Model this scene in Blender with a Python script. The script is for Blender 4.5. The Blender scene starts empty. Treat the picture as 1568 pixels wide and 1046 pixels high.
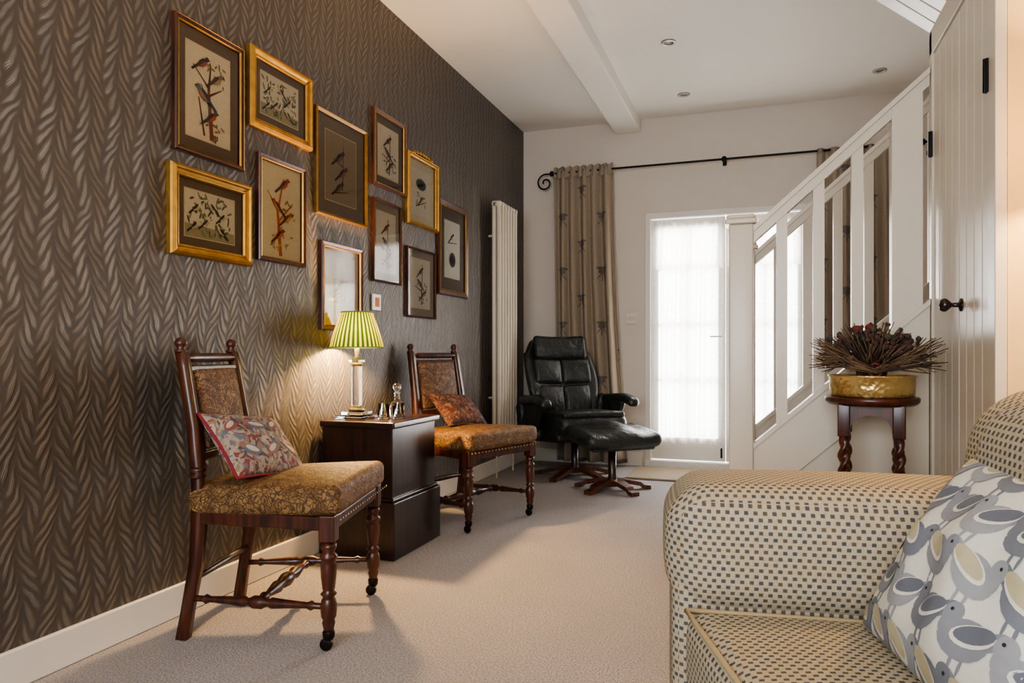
import bpy, bmesh, math, random
from mathutils import Vector, Matrix
random.seed(3)
S = bpy.context.scene
PI = math.pi
sin, cos = math.sin, math.cos

def lin(c):
    c = c/255.0
    return c/12.92 if c <= 0.04045 else ((c+0.055)/1.055)**2.4
def C(r, g, b): return (lin(r), lin(g), lin(b), 1.0)

# ---------------------------------------------------------------- materials
class N:
    def __init__(s, name, col=(0.5,0.5,0.5,1), rough=0.5, metal=0.0, spec=0.5, coat=0.0):
        s.m = bpy.data.materials.new(name); s.m.use_nodes = True
        s.nt = s.m.node_tree; s.p = s.nt.nodes['Principled BSDF']
        s.out = s.nt.nodes['Material Output']
        s.set('Base Color', col); s.set('Roughness', rough); s.set('Metallic', metal)
        s.set('Specular IOR Level', spec); s.set('Coat Weight', coat)
        if coat: s.set('Coat Roughness', 0.22)
    def set(s, k, v):
        if hasattr(v, 'is_output'): s.nt.links.new(v, s.p.inputs[k])
        else: s.p.inputs[k].default_value = v
    def node(s, t): return s.nt.nodes.new(t)
    def plug(s, sock, v):
        if hasattr(v, 'is_output'): s.nt.links.new(v, sock)
        else: sock.default_value = v
    def ma(s, op, a, b=None, c=None):
        n = s.node('ShaderNodeMath'); n.operation = op
        s.plug(n.inputs[0], a)
        if b is not None: s.plug(n.inputs[1], b)
        if c is not None: s.plug(n.inputs[2], c)
        return n.outputs[0]
    def coord(s, kind='Object'):
        t = s.node('ShaderNodeTexCoord'); x = s.node('ShaderNodeSeparateXYZ')
        s.nt.links.new(t.outputs[kind], x.inputs[0]); return x.outputs[0], x.outputs[1], x.outputs[2]
    def vec(s, kind='Object'):
        return s.node('ShaderNodeTexCoord').outputs[kind]
    def mix(s, f, a, b):
        n = s.node('ShaderNodeMix'); n.data_type = 'RGBA'
        s.plug(n.inputs[0], f); s.plug(n.inputs[6], a); s.plug(n.inputs[7], b); return n.outputs[2]
    def noise(s, scale, detail=3, kind='Object', dist=0.0, stretch=None):
        n = s.node('ShaderNodeTexNoise'); n.inputs['Scale'].default_value = scale
        n.inputs['Detail'].default_value = detail; n.inputs['Distortion'].default_value = dist
        v = s.vec(kind)
        if stretch:
            mp = s.node('ShaderNodeMapping'); mp.inputs['Scale'].default_value = stretch
            s.nt.links.new(v, mp.inputs[0]); v = mp.outputs[0]
        s.nt.links.new(v, n.inputs['Vector']); return n.outputs[0]
    def smooth(s, v, lo, hi, a=0.0, b=1.0):
        n = s.node('ShaderNodeMapRange'); n.interpolation_type = 'SMOOTHSTEP'
        s.plug(n.inputs[0], v); n.inputs[1].default_value = lo; n.inputs[2].default_value = hi
        n.inputs[3].default_value = a; n.inputs[4].default_value = b; return n.outputs[0]
    def bump(s, h, strength=0.3, dist=0.01):
        n = s.node('ShaderNodeBump'); n.inputs['Strength'].default_value = strength
        n.inputs['Distance'].default_value = dist
        s.plug(n.inputs['Height'], h); s.nt.links.new(n.outputs[0], s.p.inputs['Normal'])
    def ell(s, u, v, cx, cy, rx, ry, rot=0.0):
        du = s.ma('SUBTRACT', u, cx); dv = s.ma('SUBTRACT', v, cy)
        c, k = cos(rot), sin(rot)
        p = s.ma('ADD', s.ma('MULTIPLY', du, c/rx), s.ma('MULTIPLY', dv, k/rx))
        q = s.ma('ADD', s.ma('MULTIPLY', du, -k/ry), s.ma('MULTIPLY', dv, c/ry))
        d = s.ma('ADD', s.ma('MULTIPLY', p, p), s.ma('MULTIPLY', q, q))
        return s.smooth(d, 0.85, 1.1, 1.0, 0.0)

def plain(name, col, rough=0.5, metal=0.0, spec=0.5, coat=0.0, var=0.08, nscale=6.0, bump=0.0, bscale=80, stretch=None):
    m = N(name, col, rough, metal, spec, coat)
    n = m.noise(nscale, 4, stretch=stretch)
    a = tuple(c*(1-var) for c in col[:3])+(1,); b = tuple(min(1, c*(1+var)) for c in col[:3])+(1,)
    m.set('Base Color', m.mix(n, a, b))
    if bump: m.bump(m.noise(bscale, 3), bump, 0.004)
    return m.m

M = {}
# wallpaper: curling feathered fronds, same-tone with a satin sheen difference
w = N('wallpaper_feather', rough=0.45, metal=0.5)
_, y, z = w.coord()
W = 0.112
nz1 = w.ma('SUBTRACT', w.noise(7.0, 2), 0.5); nz2 = w.ma('SUBTRACT', w.noise(11.0, 2), 0.5)
yy = w.ma('ADD', w.ma('ADD', w.ma('DIVIDE', y, W), w.ma('MULTIPLY', w.ma('SINE', w.ma('MULTIPLY', z, 2*PI/0.30)), 0.10)), w.ma('MULTIPLY', nz1, 0.34))
c = w.ma('FRACT', yy); d = w.ma('SUBTRACT', c, 0.5); a = w.ma('MULTIPLY', w.ma('ABSOLUTE', d), 2.0)
side = w.ma('MULTIPLY', w.ma('GREATER_THAN', d, 0.0), 0.5)
row = w.ma('ADD', w.ma('ADD', w.ma('SUBTRACT', w.ma('DIVIDE', z, 0.046), w.ma('MULTIPLY', w.ma('POWER', a, 1.3), 2.0)), side), w.ma('MULTIPLY', nz2, 1.1))
h = w.ma('ADD', w.ma('MULTIPLY', w.ma('SINE', w.ma('MULTIPLY', row, 2*PI)), 0.5), 0.5)
env = w.ma('SINE', w.ma('MULTIPLY', w.ma('POWER', a, 0.9), PI))
f = w.smooth(w.ma('MULTIPLY', h, env), 0.10, 0.85)
vein = w.ma('ADD', w.ma('MULTIPLY', w.ma('SINE', w.ma('MULTIPLY', row, 12*PI)), 0.5), 0.5)
f2 = w.ma('MULTIPLY', f, w.ma('ADD', w.ma('MULTIPLY', vein, 0.4), 0.6))
var = w.noise(3.0, 3)
w.set('Base Color', w.mix(f2, w.mix(var, C(88,82,78), C(99,93,88)), C(128,121,114)))
w.set('Roughness', w.ma('SUBTRACT', 0.54, w.ma('MULTIPLY', f2, 0.20)))
w.bump(w.ma('ADD', f2, w.ma('MULTIPLY', h, 0.25)), 0.75, 0.003)
M['paper'] = w.m
M['wall'] = plain('wall_paint', C(218,208,197), 0.85, var=0.02, bump=0.05, bscale=120)
M['cream'] = plain('cream_paint', C(230,200,146), 0.85, var=0.02)
M['ceil'] = plain('ceiling_paint', C(238,233,225), 0.9, var=0.015)
M['trim'] = plain('trim_gloss', C(230,225,216), 0.35, var=0.02)
M['stair'] = plain('stair_gloss', C(216,206,188), 0.3, var=0.02)
M['rad'] = plain('radiator_enamel', C(214,205,188), 0.35, var=0.02)
w = N('carpet_pile', rough=0.95, spec=0.1)
n1 = w.noise(170, 3); n2 = w.noise(2.2, 3); n3 = w.noise(45, 2)
cc = w.mix(w.smooth(n1, 0.3, 0.7), C(134,128,126), C(190,184,181))
w.set('Base Color', w.mix(w.smooth(n2, 0.35, 0.65, 0.0, 0.35), cc, C(154,148,145)))
w.bump(w.ma('ADD', n1, n3), 0.6, 0.006)
M['carpet'] = w.m
w = N('door_mat', rough=0.95); w.set('Base Color', w.mix(w.noise(120, 2), C(110,94,76), C(176,158,132))); w.bump(w.noise(150,2),0.5,0.005); M['mat'] = w.m

def wood(name, c1, c2, rough=0.34, coat=0.2, stretch=(14,14,1.5)):
    m = N(name, rough=rough, coat=coat)
    n = m.noise(3.0, 5, dist=0.6, stretch=stretch)
    m.set('Base Color', m.mix(m.smooth(n, 0.3, 0.7), c1, c2)); m.bump(n, 0.06, 0.003)
    return m.m
M['mahog'] = wood('mahogany', C(46,22,14), C(88,44,26))
M['dark'] = wood('dark_oak', C(26,14,12), C(50,26,20), 0.28, 0.4)
M['beech'] = wood('walnut_base', C(60,32,20), C(102,58,36))
M['stand'] = wood('stand_mahogany', C(46,19,12), C(88,38,20))
w = N('gold_leaf', rough=0.38, metal=0.8); n = w.noise(25, 3)
w.set('Base Color', w.mix(n, C(150,108,48), C(204,160,82))); w.bump(n, 0.1, 0.003); M['gold'] = w.m
w = N('antique_gold', rough=0.42, metal=0.7); n = w.noise(30, 3)
w.set('Base Color', w.mix(n, C(104,76,42), C(164,126,70))); M['agold'] = w.m
w = N('hammered_brass', rough=0.3, metal=0.85); v = w.node('ShaderNodeTexVoronoi'); v.inputs['Scale'].default_value = 55
w.nt.links.new(w.vec(), v.inputs['Vector'])
w.set('Base Color', w.mix(w.noise(12), C(184,154,94), C(238,214,154))); w.bump(v.outputs[0], 0.5, 0.006); M['brass'] = w.m
M['iron'] = plain('black_iron', C(24,22,22), 0.45, metal=0.6)
M['caster'] = plain('caster_metal', C(40,34,28), 0.35, metal=0.7)
w = N('black_leather', rough=0.36, spec=0.6); n = w.noise(9, 4); n2 = w.noise(160, 2)
w.set('Base Color', w.mix(n, C(24,27,26), C(46,50,48))); w.bump(w.ma('ADD', w.ma('MULTIPLY', n, 2.6), w.ma('MULTIPLY', n2, 0.25)), 0.6, 0.014); M['leather'] = w.m
g = N('clear_crystal', (0.97,0.98,0.97,1), 0.02); g.set('Transmission Weight', 1.0); g.set('IOR', 1.48); M['crystal'] = g.m
def thin_glass(name, ior=1.45):
    m = N(name); nt = m.nt
    t = m.node('ShaderNodeBsdfTransparent'); gl = m.node('ShaderNodeBsdfGlossy'); gl.inputs['Roughness'].default_value = 0.03
    fr = m.node('ShaderNodeFresnel'); fr.inputs[0].default_value = ior
    mx = m.node('ShaderNodeMixShader'); nt.links.new(fr.outputs[0], mx.inputs[0]); nt.links.new(t.outputs[0], mx.inputs[1]); nt.links.new(gl.outputs[0], mx.inputs[2])
    nt.links.new(mx.outputs[0], m.out.inputs[0]); return m.m
M['pglass'] = thin_glass('picture_glass', 1.42); M['wglass'] = thin_glass('window_glass')
def sheer(name, col, transp, transl):
    m = N(name, col, 0.9); nt = m.nt
    t = m.node('ShaderNodeBsdfTransparent'); l = m.node('ShaderNodeBsdfTranslucent'); l.inputs[0].default_value = col
    df = m.node('ShaderNodeBsdfDiffuse'); df.inputs[0].default_value = col
    a = m.node('ShaderNodeMixShader'); a.inputs[0].default_value = transl
    nt.links.new(df.outputs[0], a.inputs[1]); nt.links.new(l.outputs[0], a.inputs[2])
    b = m.node('ShaderNodeMixShader')
    wv = m.noise(60, 2); b_f = m.smooth(wv, 0.3, 0.7, transp*0.8, transp*1.2)
    nt.links.new(b_f, b.inputs[0]); nt.links.new(a.outputs[0], b.inputs[1]); nt.links.new(t.outputs[0], b.inputs[2])
    nt.links.new(b.outputs[0], m.out.inputs[0]); return m.m
M['sheer'] = sheer('sheer_voile', C(250,247,242), 0.32, 0.62)

# curtain linen with thistle motif
w = N('curtain_linen', rough=0.9, spec=0.1); x, y, z = w.coord()
col = w.ma('FLOOR', w.ma('DIVIDE', x, 0.17)); u = w.ma('FRACT', w.ma('DIVIDE', x, 0.17))
zz = w.ma('ADD', w.ma('DIVIDE', z, 0.46), w.ma('MULTIPLY', col, 0.5)); v = w.ma('FRACT', zz)
m1 = w.ell(u, v, 0.5, 0.55, 0.17, 0.05); m2 = w.ell(u, v, 0.5, 0.61, 0.26, 0.03); m3 = w.ell(u, v, 0.5, 0.45, 0.025, 0.09)
m4 = w.ell(u, v, 0.4, 0.47, 0.15, 0.013, 0.5); m5 = w.ell(u, v, 0.6, 0.47, 0.15, 0.013, -0.5)
mk = w.ma('MINIMUM', w.ma('ADD', w.ma('ADD', w.ma('ADD', m1, m2), w.ma('ADD', m3, m4)), m5), 1.0)
base = w.mix(w.noise(90, 2), C(148,134,118), C(172,157,139))
w.set('Base Color', w.mix(w.ma('MULTIPLY', mk, 0.7), base, C(84,80,88))); w.bump(w.noise(200,2), 0.2, 0.002)
M['curtain'] = w.m

# sofa fabric
w = N('sofa_dot_weave', rough=0.85, spec=0.2); u, v, _ = w.coord('UV')
vv = w.ma('DIVIDE', v, 0.0115); r_ = w.ma('FLOOR', vv)
uu = w.ma('ADD', w.ma('DIVIDE', u, 0.0168), w.ma('MULTIPLY', w.ma('MODULO', w.ma('ABSOLUTE', r_), 2.0), 0.5))
fu = w.ma('ABSOLUTE', w.ma('SUBTRACT', w.ma('FRACT', uu), 0.5)); fv = w.ma('ABSOLUTE', w.ma('SUBTRACT', w.ma('FRACT', vv), 0.5))
dot = w.ma('MULTIPLY', w.smooth(fu, 0.18, 0.27, 1.0, 0.0), w.smooth(fv, 0.23, 0.34, 1.0, 0.0))
bg = w.mix(w.noise(140, 2), C(160,147,122), C(190,176,148))
dc = w.mix(w.smooth(w.noise(30, 2), 0.42, 0.58), C(58,60,74), C(86,70,60))
w.set('Base Color', w.mix(w.ma('MULTIPLY', dot, 0.90), bg, dc)); w.bump(w.ma('ADD', w.ma('MULTIPLY', dot, -0.6), w.ma('MULTIPLY', w.noise(260, 2), 0.5)), 0.5, 0.003)
M['sofa'] = w.m
M['piping'] = plain('sofa_piping', C(176,154,116), 0.8)
M['linen'] = plain('cushion_linen', C(222,215,200), 0.85, var=0.04, nscale=120, bump=0.2, bscale=220)

# chair upholstery: fine embossed tapestry
def tapestry(name, dk, a_, b_):
    w = N(name, rough=0.6, spec=0.35)
    v = w.node('ShaderNodeTexVoronoi'); v.inputs['Scale'].default_value = 62; v.feature = 'DISTANCE_TO_EDGE'
    nz = w.node('ShaderNodeTexNoise'); nz.inputs['Scale'].default_value = 18
    w.nt.links.new(w.vec(), nz.inputs['Vector'])
    mv = w.node('ShaderNodeMix'); mv.data_type = 'VECTOR'; mv.inputs[0].default_value = 0.09
    w.nt.links.new(w.vec(), mv.inputs[4]); w.nt.links.new(nz.outputs[1], mv.inputs[5]); w.nt.links.new(mv.outputs[1], v.inputs['Vector'])
    e = w.smooth(v.outputs[0], 0.02, 0.14); n = w.noise(26, 4)
    cA = w.mix(w.smooth(n, 0.38, 0.62), a_, b_)
    w.set('Base Color', w.mix(e, dk, cA)); w.bump(w.ma('ADD', e, w.ma('MULTIPLY', n, 0.5)), 0.6, 0.003); return w.m
M['tapestry'] = tapestry('chair_seat_tapestry', C(80,58,38), C(112,82,50), C(146,111,70))
M['tapback'] = tapestry('chair_back_tapestry', C(78,54,40), C(108,77,55), C(146,112,80))
def multi(name, cols, scale, rough=0.8):
    m = N(name, rough=rough, spec=0.2)
    v = m.node('ShaderNodeTexVoronoi'); v.inputs['Scale'].default_value = scale; v.inputs['Randomness'].default_value = 1
    nz = m.node('ShaderNodeTexNoise'); nz.inputs['Scale'].default_value = 14
    m.nt.links.new(m.vec(), nz.inputs['Vector'])
    mv = m.node('ShaderNodeMix'); mv.data_type = 'VECTOR'; mv.inputs[0].default_value = 0.12
    m.nt.links.new(m.vec(), mv.inputs[4]); m.nt.links.new(nz.outputs[1], mv.inputs[5]); m.nt.links.new(mv.outputs[1], v.inputs['Vector'])
    sx = m.node('ShaderNodeSeparateColor'); m.nt.links.new(v.outputs['Color'], sx.inputs[0])
    r = m.node('ShaderNodeValToRGB'); r.color_ramp.interpolation = 'CONSTANT'
    el = r.color_ramp.elements
    el[0].color = cols[0]; el[0].position = 0; el[1].color = cols[1]; el[1].position = 1/len(cols)
    for i in range(2, len(cols)): q = el.new(i/len(cols)); q.color = cols[i]
    m.nt.links.new(sx.outputs[0], r.inputs[0]); m.set('Base Color', r.outputs[0]); m.bump(m.noise(200,2), 0.3, 0.002)
    return m.m
M['cushA'] = multi('cushion_bird_tapestry', [C(156,144,134),C(130,76,76),C(108,112,122),C(168,158,146),C(96,84,88),C(144,120,98),C(158,146,134),C(138,118,114)], 70)
M['cushB'] = multi('cushion_kilim', [C(104,62,52),C(136,106,82),C(80,54,50),C(118,76,62),C(76,66,68)], 75)
M['redpipe'] = plain('red_velvet', C(136,38,46), 0.8)

_flat = {}
def flat(rgb, rough=0.7):
    k = (rgb, rough)
    if k not in _flat:
        _flat[k] = plain('print_ink_%d_%d_%d' % rgb, C(*rgb), rough, var=0.12, nscale=60)
    return _flat[k]

# ---------------------------------------------------------------- mesh builder
class MB:
    def __init__(s): s.bm = bmesh.new(); s.mats = []
    def mi(s, m):
        if m not in s.mats: s.mats.append(m)
        return s.mats.index(m)
    def merge(s, bm, mat, X=None, smooth=True, recalc=True):
        if recalc: bmesh.ops.recalc_face_normals(bm, faces=bm.faces[:])
        if X is not None: bm.transform(X)
        k = s.mi(mat)
        for f in bm.faces: f.material_index = k; f.smooth = smooth
        me = bpy.data.meshes.new('t'); bm.to_mesh(me); bm.free(); s.bm.from_mesh(me); bpy.data.meshes.remove(me)
    def box(s, sx, sy, sz, loc, mat, r=0.004, rot=(0,0,0), n=1, m=2, puff=None, deform=None, X=None):
        r = min(r, sx*0.49, sy*0.49, sz*0.49)
        H = (sx/2, sy/2, sz/2)
        def co(hh):
            e = [-hh + r*(1-math.tan(PI/4*(1-k/m))) for k in range(m)]
            inn = [-(hh-r)+2*(hh-r)*i/n for i in range(n+1)]
            return e+inn+[-q for q in reversed(e)]
        L = [co(hh) for hh in H]
        bm = bmesh.new()
        for ax in range(3):
            a, b = (ax+1) % 3, (ax+2) % 3
            for sg in (-1, 1):
                g = []
                for pa in L[a]:
                    rw = []
                    for pb in L[b]:
                        p = [0,0,0]; p[ax] = sg*H[ax]; p[a] = pa; p[b] = pb
                        q = [max(-(H[i]-r), min(H[i]-r, p[i])) for i in range(3)]
                        dv = Vector([p[i]-q[i] for i in range(3)])
                        if dv.length > 1e-9: dv.normalize()
                        rw.append(bm.verts.new(Vector(q)+dv*r))
                    g.append(rw)
                for i in range(len(g)-1):
                    for j in range(len(g[0])-1):
                        bm.faces.new((g[i][j], g[i+1][j], g[i+1][j+1], g[i][j+1]))
        bmesh.ops.remove_doubles(bm, verts=bm.verts[:], dist=1e-5)
        if puff:
            for v in bm.verts:
                t = [v.co[i]/H[i] for i in range(3)]
                k = [max(0, 1-q*q) for q in t]
                v.co.x += puff[0]*t[0]*k[1]*k[2]; v.co.y += puff[1]*t[1]*k[0]*k[2]; v.co.z += puff[2]*t[2]*k[0]*k[1]
        if deform:
            for v in bm.verts: v.co = Vector(deform(v.co.x, v.co.y, v.co.z))
        T = Matrix.Translation(loc) @ (Matrix.Rotation(rot[2],4,'Z') @ Matrix.Rotation(rot[1],4,'Y') @ Matrix.Rotation(rot[0],4,'X'))
        if X is not None: T = X @ T
        s.merge(bm, mat, T)
    def b2(s, x0, x1, y0, y1, z0, z1, mat, r=0.003, **k):
        s.box(x1-x0, y1-y0, z1-z0, ((x0+x1)/2, (y0+y1)/2, (z0+z1)/2), mat, r, **k)
    def lathe(s, prof, mat, loc=(0,0,0), seg=20, X=None, ang0=0.0):
        bm = bmesh.new(); rings = []
        for (r, z) in prof:
            rings.append([bm.verts.new((max(r,1e-4)*cos(ang0+2*PI*i/seg), max(r,1e-4)*sin(ang0+2*PI*i/seg), z)) for i in range(seg)])
        for a, b in zip(rings, rings[1:]):
            for i in range(seg): bm.faces.new((a[i], a[(i+1)%seg], b[(i+1)%seg], b[i]))
        if prof[0][0] > 1e-3 and prof[0] != prof[-1]: bm.faces.new(rings[0][::-1])
        if prof[-1][0] > 1e-3 and prof[0] != prof[-1]: bm.faces.new(rings[-1])
        T = Matrix.Translation(loc)
        if X is not None: T = T @ X
        s.merge(bm, mat, T)
    def shell(s, prof, mat, loc=(0,0,0), seg=48, fn=None):
        bm = bmesh.new(); rings = []
        for (r, z) in prof:
            rings.append([bm.verts.new((r*(fn(i/seg) if fn else 1)*cos(2*PI*i/seg), r*(fn(i/seg) if fn else 1)*sin(2*PI*i/seg), z)) for i in range(seg)])
        for a, b in zip(rings, rings[1:]):
            for i in range(seg): bm.faces.new((a[i], a[(i+1)%seg], b[(i+1)%seg], b[i]))
        s.merge(bm, mat, Matrix.Translation(loc), recalc=False)
    def between(s, p0, p1, prof, mat, seg=14):
        p0 = Vector(p0); p1 = Vector(p1); d = p1-p0; L = d.length
        q = d.to_track_quat('Z', 'Y').to_matrix().to_4x4()
        s.lathe([(r, t*L) for r, t in prof], mat, p0, seg, X=q)
    def tube(s, pts, r, mat, sides=8, closed=False, ang0=0.0, up=None):
        pts = [Vector(p) for p in pts]; n = len(pts)
        rr = r if isinstance(r, (list, tuple)) else [r]*n
        bm = bmesh.new(); rings = []; ref = Vector(up) if up else None
        for i, p in enumerate(pts):
            if closed: t = pts[(i+1)%n]-pts[i-1]
            else: t = pts[min(i+1,n-1)]-pts[max(i-1,0)]
            t.normalize()
            if ref is None:
                ref = Vector((0,0,1)) if abs(t.z) < 0.9 else Vector((1,0,0))
            a = (ref - t*ref.dot(t))
            if a.length < 1e-6: a = t.orthogonal()
            a.normalize(); b = t.cross(a)
            if up is None: ref = a
            rings.append([bm.verts.new(p + a*rr[i]*cos(ang0+2*PI*k/sides) + b*rr[i]*sin(ang0+2*PI*k/sides)) for k in range(sides)])
        m = n if closed else n-1
        for i in range(m):
            A, B = rings[i], rings[(i+1)%n]
            for k in range(sides): bm.faces.new((A[k], A[(k+1)%sides], B[(k+1)%sides], B[k]))
        if not closed: bm.faces.new(rings[0][::-1]); bm.faces.new(rings[-1])
        s.merge(bm, mat)
    def prism(s, pts, y0, y1, mat, axis='y'):
        bm = bmesh.new()
        def P(p, t):
            return (p[0], t, p[1]) if axis == 'y' else ((t, p[0], p[1]) if axis == 'x' else (p[0], p[1], t))
        A = [bm.verts.new(P(p, y0)) for p in pts]; B = [bm.verts.new(P(p, y1)) for p in pts]
        n = len(pts)
        bm.faces.new(A); bm.faces.new(B[::-1])
        for i in range(n): bm.faces.new((A[i], A[(i+1)%n], B[(i+1)%n], B[i]))
        s.merge(bm, mat, smooth=False)
    def grid(s, fn, nu, nv, mat):
        bm = bmesh.new()
        g = [[bm.verts.new(fn(i/nu, j/nv)) for j in range(nv+1)] for i in range(nu+1)]
        for i in range(nu):
            for j in range(nv): bm.faces.new((g[i][j], g[i+1][j], g[i+1][j+1], g[i][j+1]))
        s.merge(bm, mat, recalc=False)
    def finish(s, name, loc=(0,0,0), rot=0.0, parent=None, uv='cube', wn=True, matrix=None):
        me = bpy.data.meshes.new(name)
        if uv == 'cube':
            L = s.bm.loops.layers.uv.verify(); s.bm.normal_update()
            for f in s.bm.faces:
                n = f.normal; ax = max(range(3), key=lambda i: abs(n[i]))
                for l in f.loops:
                    co = l.vert.co
                    l[L].uv = (co.y, co.z) if ax == 0 else ((co.x, co.z) if ax == 1 else (co.x, co.y))
        s.bm.to_mesh(me); s.bm.free()
        for m in s.mats: me.materials.append(m)
        o = bpy.data.objects.new(name, me); S.collection.objects.link(o)
        if matrix is not None: o.matrix_world = matrix
        else: o.location = loc; o.rotation_euler = (0,0,rot)
        if parent: o.parent = parent
        if wn:
            md = o.modifiers.new('wn', 'WEIGHTED_NORMAL'); md.keep_sharp = True
        return o

def empty(name, loc=(0,0,0), rot=0.0):
    o = bpy.data.objects.new(name, None); S.collection.objects.link(o)
    o.location = loc; o.rotation_euler = (0,0,rot); o.empty_display_size = 0.1; return o

def pillow(name, w_, h_, t_, mat, matrix, pipe=None, pinch=0.07, decor=None):
    mb = MB(); n = 26
    bm = bmesh.new(); L = bm.loops.layers.uv.verify()
    def top(u, v):
        e = max(0,(1-u*u)*(1-v*v))
        return t_/2*(e**0.42) + 0.006*sin(9*u+3*v)*e+0.005*sin(7*v-2*u)*e
    for sg in (1, -1):
        g = []
        for i in range(n+1):
            rw = []
            for j in range(n+1):
                u = sin((i/n-0.5)*PI); v = sin((j/n-0.5)*PI)
                x = w_/2*u*(1-pinch*(1-v*v)); y = h_/2*v*(1-pinch*(1-u*u))
                rw.append(bm.verts.new((x,y, top(u,v) if sg > 0 else -t_/2*(max(0,(1-u*u)*(1-v*v))**0.42))))
            g.append(rw)
        for i in range(n):
            for j in range(n):
                q = (g[i][j], g[i+1][j], g[i+1][j+1], g[i][j+1])
                f = bm.faces.new(q if sg > 0 else q[::-1])
                for l in f.loops: l[L].uv = (l.vert.co.x+5, l.vert.co.y+5)
    bmesh.ops.remove_doubles(bm, verts=bm.verts[:], dist=1e-5)
    mb.bm.free(); mb.bm = bm; mb.mi(mat)
    for f in bm.faces: f.smooth = True
    if pipe:
        pts = []
        for k in range(4):
            for i in range(12):
                s_ = -1+2*i/12
                u, v = [(s_,-1),(1,s_),(-s_,1),(-1,-s_)][k]
                pts.append((w_/2*u*(1-pinch*(1-v*v)), h_/2*v*(1-pinch*(1-u*u)), 0))
        mb.tube(pts, 0.006, pipe, closed=True, sides=6)
    if decor:
        def surf(x, y, off):
            u = x/(w_/2); v = y/(h_/2)
            for _ in range(6):
                u = x/(w_/2)/(1-pinch*(1-min(1,v*v))); v = y/(h_/2)/(1-pinch*(1-min(1,u*u)))
            u = max(-0.985,min(0.985,u)); v = max(-0.985,min(0.985,v))
            return (w_/2*u*(1-pinch*(1-v*v)), h_/2*v*(1-pinch*(1-u*u)), top(u,v)+off)
        def star(cx, cy, outline, mat_, off):
            b = bmesh.new(); fr = (0.34,0.67,1.0)
            c0 = b.verts.new(surf(cx,cy,off)); rings = [[b.verts.new(surf(cx+px*f_,cy+py*f_,off)) for px,py in outline] for f_ in fr]
            m = len(outline)
            for i in range(m): b.faces.new((c0, rings[0][i], rings[0][(i+1)%m]))
            for A,B in zip(rings, rings[1:]):
                for i in range(m): b.faces.new((A[i],B[i],B[(i+1)%m],A[(i+1)%m]))
            mb.merge(b, mat_, recalc=False)
        decor(star, w_, h_)
    return mb.finish(name, matrix=matrix, uv=None, wn=False)

# ---------------------------------------------------------------- room shell
H = 2.9
def slab(name, x0,x1,y0,y1,z0,z1, mat):
    mb = MB(); mb.prism([(x0,z0),(x1,z0),(x1,z1),(x0,z1)], y0, y1, mat); return mb.finish(name, wn=False)
slab('floor', -2.15,2.05,-1.75,6.3,-0.1,0, M['carpet'])
slab('ceiling', -2.15,2.05,-1.75,6.15,H,H+0.12, M['ceil'])
slab('wall_left', -2.12,-2.0,-1.75,6.15,0,H, M['paper'])
DX0, DX1, DZ = -0.93, 0.36, 2.115
mb = MB()
for (a,b,c_,d_) in [(-2,DX0,0,H),(DX1,1.9,0,H),(DX0,DX1,DZ,H)]:
    mb.prism([(a,c_),(b,c_),(b,d_),(a,d_)], 6.0, 6.15, M['wall'])
mb.finish('wall_back', wn=False)
mb = MB()
wx0, wx1, wz0, wz1 = -1.5, 0.5, 0.85, 2.25
for (a,b,c_,d_) in [(-2,wx0,0,H),(wx1,1.05,0,H),(wx0,wx1,0,wz0),(wx0,wx1,wz1,H)]:
    mb.prism([(a,c_),(b,c_),(b,d_),(a,d_)], -1.72, -1.6, M['wall'])
mb.finish('wall_front', wn=False)
slab('wall_right', 1.05,1.17,-1.75,2.395,0,H, M['cream'])
slab('wall_right_return', 0.66,1.17,2.395,2.50,0,H, M['cream'])
slab('wall_cupboard', 0.66,0.78,2.50,3.25,0,H, M['wall'])
slab('wall_stair', 0.66,1.9,3.25,3.33,0,H, M['wall'])
slab('wall_right_far', 1.9,2.02,3.33,6.15,0,H, M['wall'])
mb = MB()
for x in (wx0+0.03, (wx0+wx1)/2, wx1-0.03): mb.b2(x-0.03,x+0.03,-1.70,-1.63,wz0,wz1,M['trim'])
for z in (wz0+0.03, (wz0+wz1)/2, wz1-0.03): mb.b2(wx0,wx1,-1.69,-1.64,z-0.025,z+0.025,M['trim'])
mb.finish('window_1')
mb = MB(); mb.b2(-1.18,-0.965,-1.6,6.0,2.795,H+0.01,M['ceil'],r=0.012); mb.finish('ceiling_beam')
def bb(name, x0,x1,y0,y1,h=0.115):
    mb = MB(); mb.b2(x0,x1,y0,y1,0,h,M['trim'],r=0.006); mb.finish(name)
bb('baseboard_left', -2.0,-1.982,-1.6,6.0); bb('baseboard_back', -1.98,DX0-0.02,5.982,6.0); bb('baseboard_back_far', DX1+0.02,1.9,5.982,6.0)
bb('baseboard_right', 1.032,1.05,-1.6,2.395); bb('baseboard_front', -1.98,1.03,-1.6,-1.582)

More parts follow.
